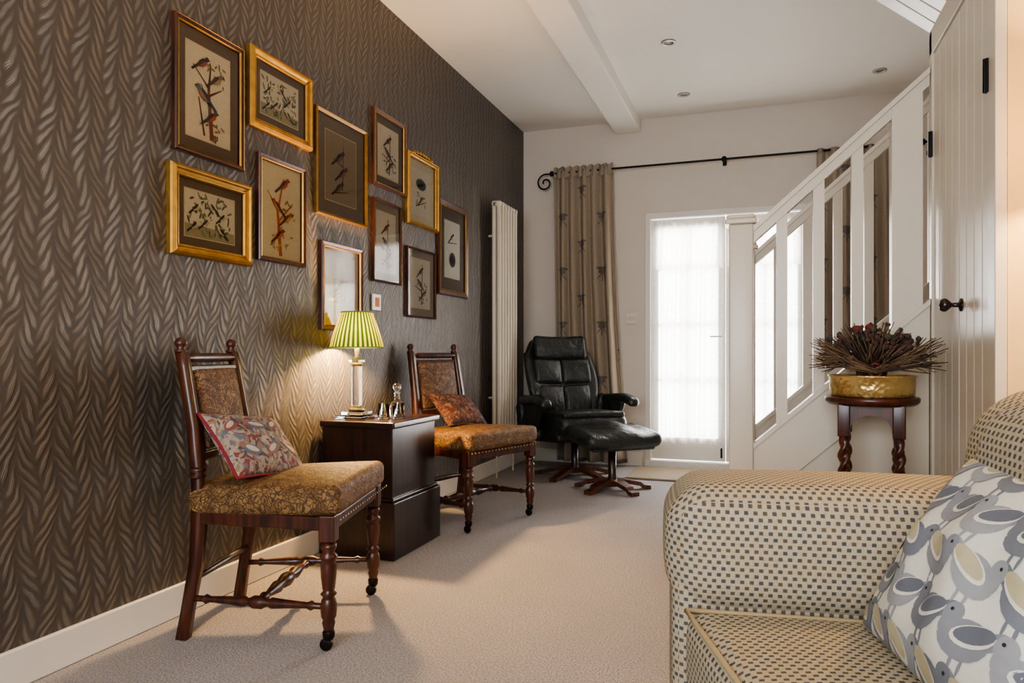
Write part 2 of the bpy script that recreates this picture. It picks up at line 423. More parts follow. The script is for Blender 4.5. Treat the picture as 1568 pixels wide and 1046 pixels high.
# ---------------------------------------------------------------- French doors
mb = MB(); yf0, yf1 = 6.05, 6.13
mb.b2(DX0+0.001,DX0+0.045,5.996,6.145,0.0,DZ-0.001,M['trim']); mb.b2(DX1-0.045,DX1-0.001,5.996,6.145,0,DZ-0.001,M['trim'])
mb.b2(DX0+0.044,DX1-0.044,5.997,6.145,DZ-0.05,DZ-0.001,M['trim']); mb.b2(DX0+0.001,DX1-0.001,5.975,6.15,0,0.055,M['trim'])
mid = (DX0+DX1)/2
for a, b in ((DX0+0.047, mid-0.002), (mid+0.002, DX1-0.047)):
    mb.b2(a,a+0.06,yf0,yf1-0.03,0.06,DZ-0.055,M['trim']); mb.b2(b-0.06,b,yf0,yf1-0.03,0.06,DZ-0.055,M['trim'])
    mb.b2(a+0.055,b-0.055,yf0+0.001,yf1-0.03,0.06,0.25,M['trim']); mb.b2(a+0.055,b-0.055,yf0+0.001,yf1-0.03,DZ-0.14,DZ-0.055,M['trim'])
    for z in (0.72, 1.18, 1.64): mb.b2(a+0.05,b-0.05,yf0+0.015,yf1-0.04,z-0.009,z+0.009,M['trim'])
    mb.b2((a+b)/2-0.009,(a+b)/2+0.009,yf0+0.014,yf1-0.04,0.2,DZ-0.1,M['trim'])
    mb.b2(a+0.05,b-0.05,yf0+0.022,yf0+0.026,0.24,DZ-0.13,M['wglass'],r=0.0005)
mb.b2(mid-0.04,mid-0.026,yf0-0.010,yf0,0.09,0.17,M['iron']); mb.tube([(mid-0.032,yf0-0.01,1.08),(mid-0.032,yf0-0.05,1.08),(mid-0.12,yf0-0.05,1.08)],0.006,M['trim'])
mb.finish('door_1')

def drape(name, x0, x1, z0, z1, y0, folds, amp, mat, b0=0.0, b1=0.0, thick=True, seed=0, ruffle=False):
    rnd = random.Random(seed); ph = [rnd.uniform(0,6) for _ in range(6)]
    def fn(u, v):
        z = z1+(z0-z1)*v
        a0 = x0+b0*v**1.5; a1 = x1+b1*v**1.5
        x = a0+(a1-a0)*(u+0.012*sin(u*17+ph[0]+v*2))
        A = amp*(0.55+0.45*min(1, v*2.5))
        y = y0 + A*(sin(2*PI*folds*u+ph[1]+0.5*sin(3*v+ph[2]))+0.35*sin(2*PI*folds*0.53*u+ph[3]+v))
        if ruffle and v < 0.04: z += 0.012*sin(2*PI*folds*1.7*u)
        return (x, y, z)
    mb = MB(); mb.grid(fn, int(folds*12), 36, mat)
    o = mb.finish(name, wn=False)
    if thick:
        md = o.modifiers.new('so', 'SOLIDIFY'); md.thickness = 0.004
    return o
p = empty('sheer_curtain')
for k, (a, b) in enumerate(((DX0+0.07, mid-0.02), (mid+0.02, DX1-0.07))):
    o = drape('panel_%d'%k, a, b, 0.20, 2.02, 6.026, 7, 0.014, M['sheer'], thick=False, seed=5+k, ruffle=True); o.parent = p
    o = drape('valance_%d'%k, a, b, 1.64, 2.03, 6.008, 9, 0.009, M['sheer'], thick=False, seed=15+k, ruffle=True); o.parent = p
    mb = MB(); mb.tube([(a-0.01,6.026,2.0),(b+0.01,6.026,2.0)],0.005,M['trim']); mb.finish('wire_%d'%k, parent=p)
p = empty('curtain')
o = drape('panel', -1.69, -1.18, 0.03, 2.50, 5.90, 5.5, 0.036, M['curtain'], b0=0.02, b1=0.12, seed=2); o.parent = p
mb = MB(); mb.grid(lambda u,v: (-1.69+0.51*u, 5.90+0.014*sin(u*52)-0.014, 2.44+0.09*v+0.01*sin(u*52)), 80, 3, M['curtain']); mb.finish('heading', parent=p, wn=False)
p = empty('curtain')
o = drape('panel', 0.39, 0.86, 0.03, 2.50, 5.90, 5.5, 0.036, M['curtain'], b0=-0.02, b1=0.03, seed=9); o.parent = p
mb = MB(); zr = 2.485; yr = 5.90
mb.tube([(-1.72,yr,zr),(1.16,yr,zr)],0.0085,M['iron'])
def scroll(xc, dr):
    pts = []
    for i in range(40):
        t = i/39; a = t*2.6*PI; r = 0.075*(1-t*0.8)
        pts.append((xc+dr*(r*sin(a)), yr, zr-0.075+r*cos(a)))
    return pts
mb.tube([(-1.72,yr,zr)]+scroll(-1.77,-1), 0.007, M['iron']); mb.tube([(1.12,yr,zr)]+scroll(1.17,1), 0.007, M['iron'])
for xb in (-1.71,-0.29,1.1):
    mb.tube([(xb,yr,zr),(xb,5.998,zr-0.01)],0.006,M['iron']); mb.lathe([(0.001,-0.024),(0.015,-0.018),(0.022,0),(0.015,0.018),(0.001,0.024)],M['iron'],(xb,yr,zr),12); mb.box(0.03,0.006,0.05,(xb,5.996,zr-0.005),M['iron'])
mb.finish('curtain_rod')
mb = MB(); mb.box(0.088,0.008,0.088,(-1.04,5.994,1.236),M['rad'],r=0.003); mb.box(0.02,0.006,0.03,(-1.055,5.989,1.236),M['wall'],r=0.002); mb.box(0.02,0.006,0.03,(-1.02,5.989,1.236),M['wall'],r=0.002); mb.finish('light_switch')
mb = MB(); mb.box(0.012,0.086,0.09,(-1.993,3.435,1.225),M['trim'],r=0.004); mb.box(0.004,0.04,0.05,(-1.986,3.435,1.225),flat((196,120,70)),r=0.001); mb.finish('thermostat')
mb = MB(); mb.box(0.008,0.14,0.085,(-1.994,5.72,0.45),M['trim'],r=0.003); mb.finish('wall_socket')
rim = plain('spot_rim',C(196,192,184),0.3,metal=0.6); lensm = plain('spot_lens',C(120,116,108),0.2)
for (x,y) in ((-0.56,4.558),(-0.564,5.52),(0.762,5.497),(-0.56,1.6),(-1.5,3.0)):
    mb = MB(); mb.lathe([(0.046,0.0),(0.046,-0.006),(0.036,-0.009),(0.030,-0.003),(0.030,0.0)],rim,(0,0,0),24)
    mb.lathe([(0.028,0.0),(0.027,-0.002),(0.001,-0.003)],lensm,(0,0,0),20); mb.finish('recessed_spotlight',loc=(x,y,H))
mb = MB(); mb.b2(-0.98,-0.16,5.35,5.93,0.001,0.014,M['mat'],r=0.004); mb.finish('door_mat')

# ---------------------------------------------------------------- radiator
mb = MB(); n = 7; y0, y1, z0, z1 = 5.04, 5.47, 0.36, 2.10
for i in range(n):
    y = y0+(y1-y0)*(i+0.5)/n
    for x in (-1.885, -1.925):
        mb.tube([(x,y,z0+0.02),(x,y,z1-0.02)],0.0175,M['rad'],10)
    for z in (z0+0.02, z1-0.02):
        mb.box(0.080,0.040,0.045,(-1.905,y,z),M['rad'],r=0.018,m=3)
mb.tube([(-1.905,y0-0.01,z1-0.03),(-1.905,y1+0.01,z1-0.03)],0.014,M['rad']); mb.tube([(-1.905,y0-0.01,z0+0.02),(-1.905,y1+0.01,z0+0.02)],0.014,M['rad'])
for z in (0.6,1.85):
    for y in (5.15,5.37): mb.tube([(-1.92,y,z),(-2.0,y,z)],0.01,M['rad'])
for y in (y0+0.03, y1-0.03): mb.tube([(-1.905,y,z0),(-1.905,y,0.0)],0.008,M['rad'])
mb.finish('column_radiator')

# ---------------------------------------------------------------- staircase
st = empty('staircase'); mb = MB(); SL = 0.905; YN, YF = 3.25, 4.05
def zs(x): return 0.547+SL*(x+0.043)
def zh(x): return 1.487+SL*0.985*(x+0.043)
for (yy_, xe) in ((YN, 0.625), (YF, 1.89)):
    a = -0.04
    mb.prism([(a,zs(a)-0.26),(xe,zs(xe)-0.26),(xe,zs(xe)),(a,zs(a))], yy_-0.03, yy_+0.012, M['stair'])
    mb.prism([(a,zs(a)-0.012),(xe,zs(xe)-0.012),(xe,zs(xe)+0.012),(a,zs(a)+0.012)], yy_-0.042, yy_+0.024, M['stair'])
    mb.prism([(a,0),(xe,0),(xe,zs(xe)-0.25),(a,zs(a)-0.25)], yy_-0.012, yy_+0.008, M['stair'])
    mb.b2(-0.138,-0.038,yy_-0.05,yy_+0.05,0,1.50,M['stair'],r=0.008)
    mb.b2(-0.152,-0.024,yy_-0.064,yy_+0.064,1.50,1.522,M['stair'],r=0.006); mb.b2(-0.145,-0.031,yy_-0.057,yy_+0.057,1.522,1.54,M['stair'],r=0.009)
    xr = min(xe, 1.35)
    mb.prism([(a,zh(a)-0.07),(xr,zh(xr)-0.07),(xr,zh(xr)-0.02),(a,zh(a)-0.02)], yy_-0.025, yy_+0.025, M['stair'])
    mb.prism([(a,zh(a)-0.025),(xr,zh(xr)-0.025),(xr,zh(xr)),(a,zh(a))], yy_-0.036, yy_+0.036, M['stair'])
    xs = [0.076,0.22,0.366] + ([] if yy_ == YN else [0.51,0.655,0.8,0.945,1.09,1.235])
    for x in xs: mb.prism([(x-0.022,zs(x-0.022)-0.01),(x+0.022,zs(x+0.022)-0.01),(x+0.022,zh(x+0.022)-0.05),(x-0.022,zh(x-0.022)-0.05)], yy_-0.018, yy_+0.018, M['stair'])
    if yy_ == YN: mb.prism([(0.49,zs(0.49)-0.01),(0.60,zs(0.60)-0.01),(0.60,zh(0.60)-0.03),(0.49,zh(0.49)-0.03)], yy_-0.032, yy_+0.032, M['stair'])
    mb.b2(-0.04,xe,yy_-0.026,yy_-0.01,0,0.11,M['stair'])
mb.finish('balustrade', parent=st, wn=False)
mb = MB()
steps = [(-0.36,-0.14,0.15),(-0.14,0.0,0.31)]
for i in range(8):
    x0 = 0.0+i*0.215; steps.append((x0, x0+0.215, 0.47+i*0.195))
for (x0,x1,z) in steps:
    mb.b2(x0-0.02,min(x1,1.885),YN+0.086,YF-0.05,0,z,M['carpet'],r=0.012)
mb.finish('treads', parent=st)
mb = MB()
mb.prism([(0.66,2.225),(0.66,H),(-0.15,H)], 2.40, 3.25, M['stair'])
for i in range(9):
    y0 = 2.40+i*0.0945
    mb.prism([(0.655,2.225),(0.655,2.225-0.022),(-0.15,H-0.022),(-0.15,H)], y0, y0+0.084, M['stair'])
mb.finish('trim_stair_soffit', wn=False)

# ---------------------------------------------------------------- cupboard doors
mb = MB(); xf = 0.658
mb.b2(xf-0.03,xf,2.39,2.455,0,2.22,M['stair']); mb.b2(xf-0.03,xf,3.205,3.248,0,2.22,M['stair']); mb.b2(xf-0.03,xf,2.40,3.248,2.13,2.23,M['stair'])
mb.b2(xf-0.028,xf,2.40,3.248,0,0.09,M['stair'])
def leaf(y0,y1,n):
    for i in range(n):
        a = y0+(y1-y0)*i/n; b = y0+(y1-y0)*(i+1)/n
        mb.b2(xf-0.022,xf-0.002,a+0.001,b-0.001,0.095,2.128,M['stair'],r=0.005)
leaf(2.458,2.82,4); leaf(2.826,3.203,4)
for (y,z) in ((2.462,1.77),(2.462,0.4),(3.2,1.77),(3.2,0.4)):
    mb.box(0.008,0.022,0.10,(xf-0.033,y,z),M['iron'],r=0.002); mb.tube([(xf-0.037,y,z-0.05),(xf-0.037,y,z+0.05)],0.006,M['iron'])
Ky, Kz = 2.79, 1.112
mb.lathe([(0.022,0),(0.022,0.005),(0.009,0.009),(0.007,0.03),(0.014,0.036),(0.022,0.045),(0.023,0.054),(0.018,0.064),(0.001,0.068)],M['dark'],(xf-0.022,Ky,Kz),16,X=Matrix.Rotation(-PI/2,4,'Y'))
mb.finish('cupboard_door')

# ---------------------------------------------------------------- framed prints
class Art:
    def __init__(s, mb, base): s.mb = mb; s.base = base; s.k = 0
    def poly(s, pts, col):
        s.k += 1; y = -(s.base+0.00012*min(s.k,64))
        bm = bmesh.new(); bm.faces.new([bm.verts.new((p[0], y, p[1])) for p in pts])
        bm.normal_update()
        if bm.faces[:][0].normal.y > 0: bmesh.ops.reverse_faces(bm, faces=bm.faces[:])
        s.mb.merge(bm, flat(col), smooth=False, recalc=False)
    def ell(s, cx, cy, rx, ry, rot, col, n=14):
        s.poly([(cx+rx*cos(t)*cos(rot)-ry*sin(t)*sin(rot), cy+rx*cos(t)*sin(rot)+ry*sin(t)*cos(rot)) for t in [2*PI*i/n for i in range(n)]], col)
    def line(s, p, q, w0, w1, col):
        dx, dy = q[0]-p[0], q[1]-p[1]; l = math.hypot(dx,dy) or 1; nx, ny = -dy/l, dx/l
        s.poly([(p[0]+nx*w0,p[1]+ny*w0),(p[0]-nx*w0,p[1]-ny*w0),(q[0]-nx*w1,q[1]-ny*w1),(q[0]+nx*w1,q[1]+ny*w1)], col)
    def bird(s, x, z, k, fl, body, wing, belly, rot=0.6):
        def T(px, pz):
            c, d = cos(rot-0.6), sin(rot-0.6); X = px*c-pz*d; Z = px*d+pz*c
            return (x+fl*X*k, z+Z*k)
        s.poly([T(-0.35,-0.08),(T(-0.28,-0.3)),T(-0.95,-0.78),T(-1.05,-0.66)], wing)
        def E(px,pz,rx,ry,ro,col):
            c = T(px,pz); s.ell(c[0],c[1],rx*k,ry*k,fl*(ro+rot-0.6),col)
        E(0,0,0.52,0.24,0.6,body); E(0.1,-0.08,0.38,0.14,0.6,belly)
        E(0.42,0.36,0.18,0.16,0.2,body); s.poly([T(0.56,0.42),T(0.56,0.32),T(0.78,0.34)], (60,50,40))
        E(-0.14,0.02,0.42,0.13,0.75,wing)
        s.line(T(0.02,-0.2),T(0.06,-0.42),0.012*k,0.012*k,(70,50,40))
    def foliage(s, x0,x1,z0,z1,n,cols,sz,rnd):
        k0 = s.k
        for i in range(n):
            s.k = k0+i % 9
            s.ell(rnd.uniform(x0,x1), rnd.uniform(z0,z1), sz*rnd.uniform(0.7,1.3), sz*0.35, rnd.uniform(0,PI), rnd.choice(cols), 8)
        s.k = k0+9

def framed(y0,y1,z0,z1, fw, style, mat_rgb, paper_rgb, mb_w, mb_h, art, seed):
    W_, H_ = y1-y0, z1-z0; mb = MB(); rnd = random.Random(seed)
    def loft(prof, mat):
        bm = bmesh.new(); rings = []
        for d, hh in prof:
            a, b = W_/2-d, H_/2-d
            rings.append([bm.verts.new(p) for p in ((-a,-hh,-b),(a,-hh,-b),(a,-hh,b),(-a,-hh,b))])
        for A, B in zip(rings, rings[1:]):
            for i in range(4): bm.faces.new((A[i],A[(i+1)%4],B[(i+1)%4],B[i]))
        mb.merge(bm, mat, smooth=False, recalc=False)
    if style == 'gold':
        loft([(0,0),(0,0.018),(fw*.08,0.026),(fw*.3,0.034),(fw*.42,0.033),(fw*.5,0.024),(fw*.75,0.018),(fw*.8,0.022),(fw*.92,0.021),(fw,0.012),(fw,0)], M['gold'])
    elif style == 'agold':
        loft([(0,0),(0,0.016),(fw*.3,0.022),(fw*.7,0.016),(fw,0.012),(fw,0)], M['agold'])
    elif style == 'dark':
        loft([(0,0),(0,0.018),(fw*.3,0.021),(fw,0.012),(fw,0)], M['mahog'])
    else:
        loft([(0,0),(0,0.016),(fw*.15,0.022),(fw*.7,0.018),(fw,0.012),(fw,0)], M['mahog'])
        if style == 'mahoggold':
            loft([(0,0.016),(0.0035,0.0215),(fw*.16,0.0235),(fw*.22,0.021)], M['gold'])
        loft([(fw*.78,0.017),(fw*.86,0.020),(fw,0.0125)], M['gold'])
    a, b = W_/2-fw+0.002, H_/2-fw+0.002
    A = Art(mb, 0.003); A.poly([(-a,-b),(a,-b),(a,b),(-a,b)], mat_rgb)
    pw, ph = a-mb_w, b-mb_h
    if mb_w > 0.01:
        e = 0.004; A.poly([(-pw-e,-ph-e),(pw+e,-ph-e),(pw+e,ph+e),(-pw-e,ph+e)], (238,230,208))
    A.poly([(-pw,-ph),(pw,-ph),(pw,ph),(-pw,ph)], paper_rgb)
    art(A, pw, ph, rnd)
    bm = bmesh.new(); bm.faces.new([bm.verts.new(p) for p in ((-a,-0.0115,-b),(a,-0.0115,-b),(a,-0.0115,b),(-a,-0.0115,b))]); mb.merge(bm, M['pglass'], smooth=False, recalc=False)
    bm = bmesh.new(); bm.faces.new([bm.verts.new(p) for p in ((-a,-0.001,-b),(a,-0.001,-b),(a,-0.001,b),(-a,-0.001,b))]); mb.merge(bm, M['dark'], smooth=False, recalc=False)
    if seed == 5:
        for i in range(7): mb.lathe([(0.001,-0.012),(0.012,-0.006),(0.012,0.006),(0.001,0.012)],M['gold'],(-0.12+i*0.04,-0.016,H_/2+0.008+0.012*sin(i*PI/6)),10)
    return mb.finish('framed_bird_print', loc=(-1.9995,(y0+y1)/2,(z0+z1)/2), rot=PI/2, wn=False)

BR = (110,70,50); GR = [(108,120,90),(136,144,108),(88,100,84)]
def art_tree(A,w,h,r):
    A.line((0.15*w,-h*0.95),(0.0,0.1*h),0.011,0.007,(150,92,76)); A.line((0,0.1*h),(0.1*w,h*0.7),0.007,0.003,BR); A.line((0.02*w,-0.2*h),(-0.35*w,0.2*h),0.006,0.002,BR); A.line((-0.2*w,-h*0.9),(-0.45*w,-0.1*h),0.005,0.003,BR)
    A.line((0.05*w,0.15*h),(-0.7*w,0.55*h),0.004,0.002,BR); A.line((0.0,0.0),(0.6*w,0.25*h),0.005,0.002,BR)
    A.foliage(-0.1*w,0.75*w,0.3*h,0.75*h,16,[(190,170,116),(150,130,100),(170,140,100)],0.012,r); A.foliage(-0.1*w,0.75*w,-0.95*h,-0.55*h,14,[(140,106,86),(170,130,100)],0.011,r)
    A.bird(-0.30*w,0.66*h,0.055,1,(90,74,70),(70,60,62),(190,90,80)); A.bird(0.35*w,0.42*h,0.055,1,(144,132,116),(96,82,74),(190,170,140))
    A.bird(-0.25*w,-0.02*h,0.065,-1,(120,146,170),(66,90,124),(206,140,110)); A.bird(0.1*w,-0.45*h,0.055,1,(130,90,76),(90,80,90),(200,110,86))
def art_grn(A,w,h,r):
    A.poly([(-w,-h),(w,-h),(w,-h*0.55),(-w,-h*0.45)], (184,186,164))
    A.foliage(-w*0.9,w*0.9,-h*0.85,h*0.85,64,[(118,132,108),(150,160,132),(100,112,100),(170,176,150),(130,140,130)],0.013,r)
    for (x,z,f) in ((-0.55,0.3,1),(0.05,0.45,-1),(0.5,0.1,1),(-0.2,-0.3,1),(0.4,-0.55,-1),(-0.65,-0.5,1)):
        A.bird(x*w,z*h,0.040,f,(246,242,232),(66,72,76),(224,214,190))
def art_three(A,w,h,r):
    A.line((-0.5*w,-0.75*h),(0.5*w,-0.6*h),0.004,0.002,BR); A.line((0.1*w,-0.6*h),(0.15*w,0.75*h),0.004,0.002,(90,76,66)); A.line((0.15*w,0.1*h),(-0.5*w,0.25*h),0.003,0.002,BR)
    A.bird(-0.1*w,0.35*h,0.07,1,(72,68,66),(50,48,48),(130,122,110)); A.bird(0.1*w,-0.08*h,0.07,1,(106,66,56),(56,44,42),(160,120,96)); A.bird(-0.15*w,-0.55*h,0.065,1,(70,64,62),(48,46,46),(122,110,100))
def art_branch(A,w,h,r):
    A.line((0.1*w,-0.85*h),(0.2*w,0.8*h),0.005,0.003,BR); A.line((0.15*w,-0.3*h),(-0.6*w,-0.1*h),0.004,0.002,BR); A.foliage(-0.4*w,0.7*w,-0.8*h,0.0,20,GR,0.013,r)
    A.bird(0.0,0.5*h,0.055,1,(140,60,54),(80,54,52),(180,120,100)); A.bird(-0.1*w,0.0,0.055,-1,(80,80,86),(52,52,60),(160,150,130)); A.bird(0.2*w,-0.45*h,0.052,1,(140,70,60),(80,60,58),(190,160,120))
def art_red(A,w,h,r):
    A.line((0.0,-0.95*h),(-0.15*w,0.0),0.011,0.008,(206,122,62)); A.line((-0.15*w,0),(0.15*w,0.75*h),0.008,0.003,(206,122,62)); A.line((-0.1*w,-0.2*h),(0.6*w,0.25*h),0.006,0.003,(206,122,62)); A.line((-0.1*w,0.0),(-0.65*w,0.4*h),0.005,0.002,(206,122,62))
    A.foliage(-0.5*w,0.6*w,-0.85*h,-0.3*h,12,[(216,180,130),(190,164,124)],0.013,r); A.foliage(0.0,0.7*w,-0.2*h,0.5*h,9,[(200,190,130),(170,150,100)],0.012,r)
    A.bird(0.15*w,0.62*h,0.06,1,(200,76,68),(110,70,68),(220,110,90)); A.bird(-0.2*w,0.12*h,0.055,-1,(210,104,60),(124,84,70),(230,160,100)); A.bird(0.3*w,-0.1*h,0.055,1,(190,130,70),(140,90,68),(230,190,120)); A.bird(-0.1*w,-0.5*h,0.055,1,(206,90,64),(116,72,64),(226,140,90))
def art_nest(A,w,h,r):
    A.ell(0,0.36*h,0.5*w,0.24*h,0,(94,90,90),20); A.ell(0,0.36*h,0.36*w,0.16*h,0,(70,68,70),20); A.line((-0.5*w,-0.6*h),(0.5*w,-0.3*h),0.004,0.002,BR); A.foliage(-0.5*w,0.5*w,-0.7*h,0.0,12,[(130,134,106),(160,160,130)],0.013,r); A.bird(0,-0.3*h,0.05,1,(120,118,106),(80,80,76),(200,194,160))
def art_pale(A,w,h,r):
    A.line((-0.5*w,-0.5*h),(0.55*w,0.0),0.003,0.001,(190,160,110)); A.line((0.0,-0.85*h),(0.1*w,0.6*h),0.003,0.001,(200,170,120)); A.foliage(-0.6*w,0.6*w,-0.5*h,0.3*h,20,[(214,186,110),(200,170,100)],0.012,r); A.bird(0,0.1*h,0.05,1,(206,180,110),(150,130,90),(224,206,150))
def art_oval(A,w,h,r):
    A.bird(-0.05*w,0.45*h,0.055,1,(66,66,70),(46,46,52),(200,196,180)); A.line((-0.6*w,0.22*h),(0.6*w,0.28*h),0.003,0.002,BR); A.ell(0,-0.35*h,0.42*w,0.26*h,0,(114,108,102),20); A.ell(0,-0.35*h,0.28*w,0.16*h,0,(76,74,76),20)
TA = (124,114,106)
framed(2.008,2.367,1.682,2.174,0.020,'mahoggold',(124,112,104),(252,247,234),0.048,0.054,art_tree,1)
framed(2.402,2.826,1.885,2.219,0.040,'gold',TA,(244,246,236),0.046,0.040,art_grn,2)
framed(2.867,3.323,1.61,2.12,0.018,'agold',(140,130,118),(166,156,142),0.075,0.07,art_three,3)
framed(3.39,3.754,1.862,2.283,0.022,'mahoggold',TA,(250,248,240),0.046,0.050,art_branch,4)
framed(3.775,4.19,1.718,2.15,0.026,'gold',(246,240,220),(250,245,232),0.050,0.045,art_nest,5)
framed(1.985,2.41,1.303,1.632,0.042,'gold',TA,(242,246,240),0.043,0.038,art_grn,6)
framed(2.458,2.781,1.339,1.79,0.022,'mahog',(252,245,228),(253,246,224),0.004,0.004,art_red,7)
framed(2.909,3.278,1.06,1.488,0.026,'mahog',(224,190,134),(252,244,220),0.035,0.04,art_pale,8)
framed(3.39,3.706,1.338,1.793,0.012,'dark',(166,156,144),(250,246,236),0.040,0.050,art_branch,9)
framed(3.779,4.17,1.163,1.585,0.012,'dark',(166,158,146),(246,244,234),0.055,0.05,art_branch,10)
framed(4.209,4.695,1.332,1.96,0.040,'mahog',(124,114,106),(252,248,238),0.080,0.085,art_oval,11)

# ---------------------------------------------------------------- side chairs
def side_chair(loc, rot):
    p = empty('side_chair', loc, rot); mg = M['mahog']; mb = MB()
    for sy in (-1, 1):
        pts = [(-0.278,sy*0.205,0.0),(-0.262,sy*0.202,0.10),(-0.236,sy*0.198,0.25),(-0.226,sy*0.195,0.42),(-0.230,sy*0.192,0.52),(-0.250,sy*0.188,0.70),(-0.285,sy*0.183,0.90),(-0.298,sy*0.181,0.955)]
        mb.tube(pts, [0.026,0.024,0.026,0.028,0.027,0.024,0.023,0.022], mg, sides=4, ang0=PI/4, up=(1,0,0))
        mb.lathe([(0.018,0.0),(0.022,0.006),(0.012,0.014),(0.019,0.026),(0.021,0.034),(0.015,0.046),(0.001,0.052)],mg,(-0.300,sy*0.181,0.950),14)
        mb.lathe([(0.020,0),(0.029,0.008),(0.020,0.018),(0.029,0.03),(0.020,0.04)],mg,(-0.234,sy*0.192,0.53),14)
        fx, fy = 0.235, sy*0.262
        mb.box(0.052,0.052,0.085,(fx,fy,0.392),mg,r=0.005)
        mb.lathe([(0.016,0.055),(0.017,0.075),(0.021,0.09),(0.018,0.10),(0.024,0.11),(0.026,0.13),(0.026,0.15),(0.022,0.165),(0.017,0.172),(0.026,0.182),(0.017,0.192),(0.020,0.20),(0.0245,0.24),(0.026,0.275),(0.019,0.285),(0.028,0.295),(0.028,0.305),(0.018,0.315),(0.026,0.33),(0.023,0.352)],mg,(fx,fy,0),18)
        mb.lathe([(0.013,0.035),(0.019,0.045),(0.020,0.062),(0.015,0.066)],M['caster'],(fx,fy,0),14)
        mb.lathe([(0.006,-0.009),(0.018,-0.009),(0.0205,-0.005),(0.0205,0.005),(0.018,0.009),(0.006,0.009)],M['caster'],(fx-0.008,fy,0.0205),16,X=Matrix.Rotation(PI/2,4,'X'))
        st_ = [(0.010,0),(0.010,0.10),(0.016,0.12),(0.010,0.15),(0.014,0.3),(0.018,0.40),(0.011,0.43),(0.021,0.47),(0.021,0.53),(0.011,0.57),(0.018,0.60),(0.014,0.7),(0.010,0.85),(0.016,0.88),(0.010,0.9),(0.010,1)]
        mb.between((-0.255,sy*0.202,0.135),(fx,fy,0.14),st_,mg)
    mb.between((-0.01,-0.235,0.138),(-0.01,0.235,0.138),[(0.009,0),(0.010,0.08),(0.018,0.11),(0.010,0.14),(0.013,0.2),(0.022,0.33),(0.012,0.38),(0.020,0.42),(0.026,0.5),(0.020,0.58),(0.012,0.62),(0.022,0.67),(0.013,0.8),(0.010,0.86),(0.018,0.89),(0.010,0.92),(0.009,1)],mg)
    mb.between((-0.24,-0.195,0.20),(-0.24,0.195,0.20),[(0.010,0),(0.013,0.3),(0.016,0.5),(0.013,0.7),(0.010,1)],mg)
    mb.box(0.51,0.485,0.045,(0.0,0,0.405),mg,r=0.006,deform=lambda x,y,z:(x, y*(0.86+0.30*(x+0.255)/0.51), z))
    for z, hh in ((0.600,0.03),(0.895,0.022)):
        xx = -0.250-(z-0.70)*0.175
        mb.box(0.024,0.34,hh,(xx,0,z),mg,r=0.006,rot=(0,-0.17,0))
    mb.between((-0.289,-0.175,0.932),(-0.289,0.175,0.932),[(0.009,0),(0.013,0.05),(0.010,0.08),(0.016,0.12),(0.017,0.5),(0.016,0.88),(0.010,0.92),(0.013,0.95),(0.009,1)],mg)
    for sy in (-1,1): mb.box(0.022,0.020,0.30,(-0.262,sy*0.158,0.752),mg,r=0.004,rot=(0,-0.175,0))
    mb.finish('frame', parent=p)
    mb = MB()
    mb.box(0.545,0.50,0.095,(0.005,0,0.468),M['tapestry'],r=0.028,n=8,m=4,puff=(0,0,0.02),deform=lambda x,y,z:(x, y*(0.85+0.32*(x+0.27)/0.54), z+0.012*(x/0.27)))
    mb.box(0.04,0.292,0.275,(-0.259,0,0.757),M['tapback'],r=0.014,n=5,m=3,puff=(0.016,0,0),rot=(0,-0.175,0))
    mb.finish('upholstery', parent=p, wn=False)
    mb = MB()
    for i in range(22):
        t = -1+2*i/21
        mb.lathe([(0.004,0),(0.003,0.002),(0.001,0.003)],M['brass'],(0.281,t*0.285,0.424),6,X=Matrix.Rotation(PI/2,4,'Y'))
    mb.finish('nail_heads', parent=p, wn=False)
    return p
CH1 = ((-1.60,2.145,0), math.radians(15)); CH2 = ((-1.59,3.79,0), math.radians(-20))
side_chair(*CH1); side_chair(*CH2)

def onchair(cl, crot, lx, ly, lz, tilt, yaw, roll):
    base = Matrix.Translation(cl) @ Matrix.Rotation(crot,4,'Z') @ Matrix.Translation((lx,ly,lz)) @ Matrix.Rotation(yaw,4,'Z')
    R = Matrix(((0,0,1,0),(1,0,0,0),(0,1,0,0),(0,0,0,1)))
    return base @ Matrix.Rotation(-tilt,4,'Y') @ R @ Matrix.Rotation(roll,4,'Z')
def blob(rx, ry, rot=0.0, n=16, pt=0.0):
    out = []
    for i in range(n):
        t = 2*PI*i/n; x = rx*cos(t); y = ry*sin(t)*(1-pt*max(0,cos(t)))
        out.append((x*cos(rot)-y*sin(rot), x*sin(rot)+y*cos(rot)))
    return out
def small_birds(star, w_, h_):
    cols = [flat((138,78,76)), flat((98,104,120)), flat((82,74,82)), flat((134,104,96))]; pale = flat((186,176,160))
    for (x,y,f,c) in ((-0.12,0.06,1,0),(-0.02,0.05,-1,1),(0.09,0.06,1,2),(-0.10,-0.05,-1,1),(0.01,-0.05,1,3),(0.11,-0.05,-1,0)):
        s_ = 0.036; k = 0.0012
        star(x-f*0.032, y-0.022, blob(0.026,0.007,f*0.6), cols[(c+1)%4], k)
        star(x, y, blob(s_,s_*0.5,f*0.5), cols[c], k+0.0006)
        star(x-f*0.004, y+0.002, blob(s_*0.7,s_*0.26,f*0.6), pale, k+0.0012)
        star(x+f*0.027, y+0.022, blob(0.013,0.012), cols[(c+2)%4], k+0.0012)
pillow('bird_tapestry_cushion', 0.38, 0.27, 0.11, M['cushA'], onchair(CH1[0],CH1[1],-0.105,-0.04,0.622,0.72,-0.15,-0.16), M['redpipe'], decor=small_birds)
pillow('kilim_cushion', 0.34, 0.24, 0.10, M['cushB'], onchair(CH2[0],CH2[1],-0.11,0.02,0.615,0.80,0.1,-0.1), M['cushB'])

